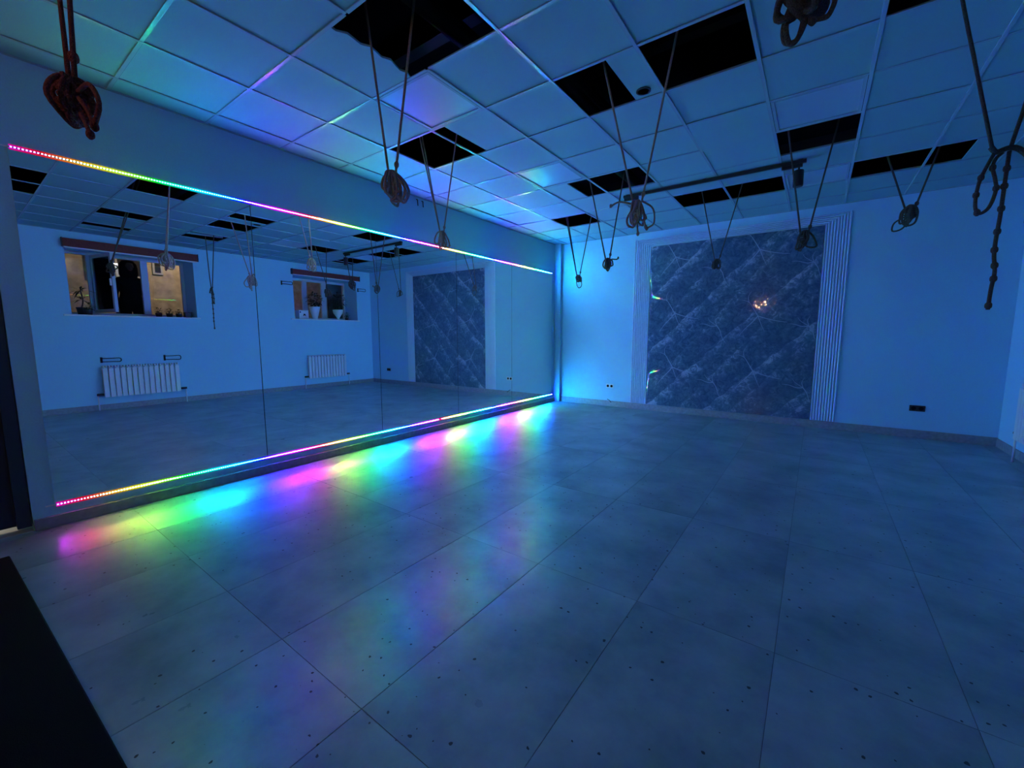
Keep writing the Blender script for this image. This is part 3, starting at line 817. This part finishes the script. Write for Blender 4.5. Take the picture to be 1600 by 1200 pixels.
# ================================================================== hanging ropes
def coil(seed, c, rx, rz, nl, r, mat='rope', tails=2):
    """loops of spare rope tied in a hanging bundle about centre c"""
    rnd = random.Random(seed); mb = MB()
    top = Vector((0, 0, rz*.75))
    for k in range(nl):
        a = rnd.uniform(0, math.pi); dr = Vector((math.cos(a), math.sin(a), 0))
        lean = rnd.uniform(-.55, .55); wd_ = rx*rnd.uniform(.30, .62); ln = rz*rnd.uniform(1.0, 1.75)
        P = []
        for t in range(11):
            an = 2*math.pi*t/10
            u = math.sin(an)*wd_; v = -(1-math.cos(an))*.5*ln
            q = top + dr*(u + lean*v*.8*-1) + Vector((rnd.uniform(-.1,.1)*rx, rnd.uniform(-.1,.1)*rx, v))
            P.append(q)
        mb.tube(smoothpath(P, 3), r, 6)
    # binding turns
    P = []
    for t in range(28):
        an = t*.9; P.append(Vector((math.cos(an)*rx*.30, math.sin(an)*rx*.26, rz*(.65 - t*.028))))
    mb.tube(smoothpath(P, 2), r, 6)
    return mb
def knot(mb, p, r): 
    p = Vector(p)
    mb.tube([p+Vector((0,0,r*1.3)), p+Vector((0,0,r*.7)), p, p-Vector((0,0,r*.7)), p-Vector((0,0,r*1.3))], [r*.35, r*.9, r, r*.9, r*.35], 8)
GRP = 'knotted ropes hanging in V shape from the ceiling'
def rope(B, tops, label, size, nl, r=.0065, mat='rope', seed=1, dbl=False, tails=()):
    e = empty('hanging_rope', B, label, 'rope', GRP)
    B = Vector(B); rx, rz = size
    tz = rz*.6
    for s, tp in enumerate(tops):
        tp = Vector(tp); sx = Vector(((-1 if s == 0 else 1)*rx*.32, 0, tz))
        d_ = tp - (B + sx); ext = tp + d_*((HT - tp.z)/max(d_.z, .01))
        pts = [sx, (tp-B), (ext-B)]
        offs = [Vector((0,0,0))] + ([Vector((.012, .02, 0))] if (dbl and s == 0) else [])
        for of in offs:
            mb = MB(); mb.tube([pts[0], pts[1]+of, pts[2]+of*1.6], r, 7)
            if s == 1: knot(mb, pts[0]+(pts[1]-pts[0])*.06, r*2.0)
            mb.build('strand', mat, e, True)
    coil(seed, None, rx, rz, nl, r*1.05).build('rope_bundle', mat, e, True)
    for tl in tails:
        mb = MB(); P = smoothpath([Vector(p)-B for p in tl], 4); mb.tube(P, r*.9, 6)
        knot(mb, P[-1], r*1.5)
        mb.build('rope_end', mat, e, True)
    return e
rope((2.765, .25, 1.895), [(1.84,.397,H), (2.00,.417,H)], 'red-brown rope bundle hanging nearest on the far left above the mirror strip', (.095,.062), 9, .0055, 'ropered', 3, False,
     [[(2.80,.25,1.90),(2.92,.25,1.88),(2.99,.25,1.82),(2.93,.25,1.79)], [(2.78,.25,1.88),(2.84,.25,1.83),(2.885,.25,1.785)], [(2.79,.25,1.90),(2.88,.25,1.84),(2.93,.25,1.79)]])
rope((2.12, 1.71, 2.23), [(1.91,1.75,H), (2.19,1.82,H)], 'rope bundle hanging from the largest ceiling hole, in front of the mirror wall', (.10,.11), 12, .0075, 'rope', 5, False,
     [[(2.17,1.71,2.27),(2.22,1.72,2.20),(2.235,1.72,2.14),(2.20,1.72,2.12),(2.15,1.71,2.18)]])
rope((1.22, 3.01, 2.27), [(1.08,2.91,H), (1.46,2.97,H)], 'rope hanging beside the mirror, its knot in front of the upper rainbow strip', (.075,.10), 9, .0065, 'rope', 8, True,
     [[(1.25,3.01,2.33),(1.30,3.02,2.25),(1.31,3.02,2.20)]])
rope((3.15, 3.06, 2.21), [(2.95,2.95,H), (3.39,2.93,H)], 'rope bundle with loose ends hanging before the track light, strands from two ceiling holes', (.095,.11), 11, .0075, 'rope', 12, False,
     [[(3.10,3.06,2.28),(3.02,3.04,2.30),(2.96,3.03,2.28)], [(3.15,3.06,2.16),(3.155,3.06,2.10),(3.16,3.06,2.06)], [(3.20,3.06,2.15),(3.215,3.06,2.10)], [(3.19,3.06,2.28),(3.26,3.07,2.22),(3.27,3.07,2.12),(3.22,3.07,2.09)]])
rope((2.20, 4.75, 2.17), [(1.96,4.77,H), (2.36,4.76,H)], 'dark small rope bundle before the bright blue wall, second from the far left corner', (.075,.085), 8, .0075, 'ropedark', 15, False,
     [[(2.25,4.75,2.22),(2.31,4.75,2.21),(2.33,4.75,2.225)]])
rope((1.10, 6.15, 2.24), [(1.01,5.91,H), (1.36,6.03,H)], 'smallest-looking dark rope bundle hanging in the far left corner', (.08,.07), 6, .0075, 'ropedark', 18, True,
     [[(1.08,6.15,2.24),(1.07,6.15,2.16),(1.11,6.15,2.09),(1.16,6.15,2.12),(1.155,6.15,2.24)]])
rope((3.15, 6.03, 2.25), [(2.97,5.88,H), (3.38,5.98,H)], 'dark rope hanging in front of the left half of the mural, hard to see', (.08,.08), 7, .0065, 'ropedark', 21, False, [])
rope((4.10, 4.90, 2.23), [(3.94,4.60,H), (4.26,5.02,H)], 'dark rope bundle hanging in front of the top right corner of the mural', (.10,.10), 9, .0075, 'ropedark', 24, False, [])
rope((4.95, 6.04, 2.57), [(4.75,5.96,H), (5.10,6.04,H)], 'round dark rope bundle hanging before the bare wall right of the mural', (.13,.12), 9, .0090, 'ropedark', 30, False,
     [[(4.92,6.04,2.55),(4.84,6.04,2.50),(4.83,6.04,2.42),(4.90,6.04,2.43),(4.95,6.04,2.50)]])
rope((4.165, 1.60, 2.33), [(4.10,1.80,H), (4.20,1.84,H)], 'thick dark rope bundle hanging nearest at the top edge, right of centre', (.095,.075), 12, .0085, 'ropedark', 33, False,
     [[(4.166,1.6,2.36),(4.134,1.6,2.314),(4.119,1.6,2.259),(4.128,1.6,2.209),(4.145,1.6,2.203),(4.164,1.6,2.241),(4.17,1.6,2.29)],
      [(4.150,1.61,2.36),(4.126,1.61,2.314),(4.111,1.61,2.259),(4.120,1.61,2.215),(4.150,1.61,2.215),(4.164,1.61,2.27)],
      [(4.20,1.6,2.34),(4.234,1.6,2.29),(4.224,1.6,2.247),(4.208,1.6,2.243),(4.185,1.6,2.249)]])
# the long knotted rope on the right
e = empty('knotted_rope', (4.92, 3.10, 2.21), 'long dark rope with many knots, a side loop and a dangling end, at the right', 'rope')
O_ = Vector((4.92, 3.10, 2.21))
def rp(name, P, r=.0085, knots=()):
    mb = MB(); S = smoothpath([Vector(p)-O_ for p in P], 5); mb.tube(S, r, 8)
    for f_ in knots: knot(mb, S[int(f_*(len(S)-1))], r*1.75)
    mb.build(name, 'ropedark', e, True)
rp('strand', [(4.888,3.10,2.215), (4.80,3.11,2.62), (4.70,3.12,H), (4.60,3.13,HT)], .008)
rp('strand', [(4.945,3.10,2.212), (4.985,3.10,2.50), (5.02,3.10,H-.02), (5.03,3.10,HT)], .008)
rp('cross_knot', [(4.880,3.10,2.235),(4.899,3.10,2.208),(4.92,3.105,2.213),(4.941,3.10,2.217),(4.964,3.10,2.211),(4.99,3.10,2.185),(5.03,3.10,2.13)], .0115)
rp('side_loop', [(4.895,3.10,2.205),(4.873,3.10,2.142),(4.857,3.10,2.086),(4.850,3.10,2.018),(4.853,3.10,1.956),(4.869,3.10,1.926),(4.899,3.10,1.951),(4.915,3.10,2.026),(4.908,3.10,2.081),(4.895,3.10,2.137),(4.902,3.10,2.177),(4.922,3.10,2.201)], .0075, (.17,.28,.42,.66,.82))
rp('dangling_end', [(4.943,3.10,2.202),(4.942,3.10,2.103),(4.941,3.10,2.001),(4.94,3.10,1.896),(4.936,3.10,1.791),(4.937,3.10,1.715),(4.946,3.10,1.637),(4.941,3.10,1.554),(4.939,3.10,1.454)], .0080, (.10,.22,.34,.46,.58,.70,.82,.985))
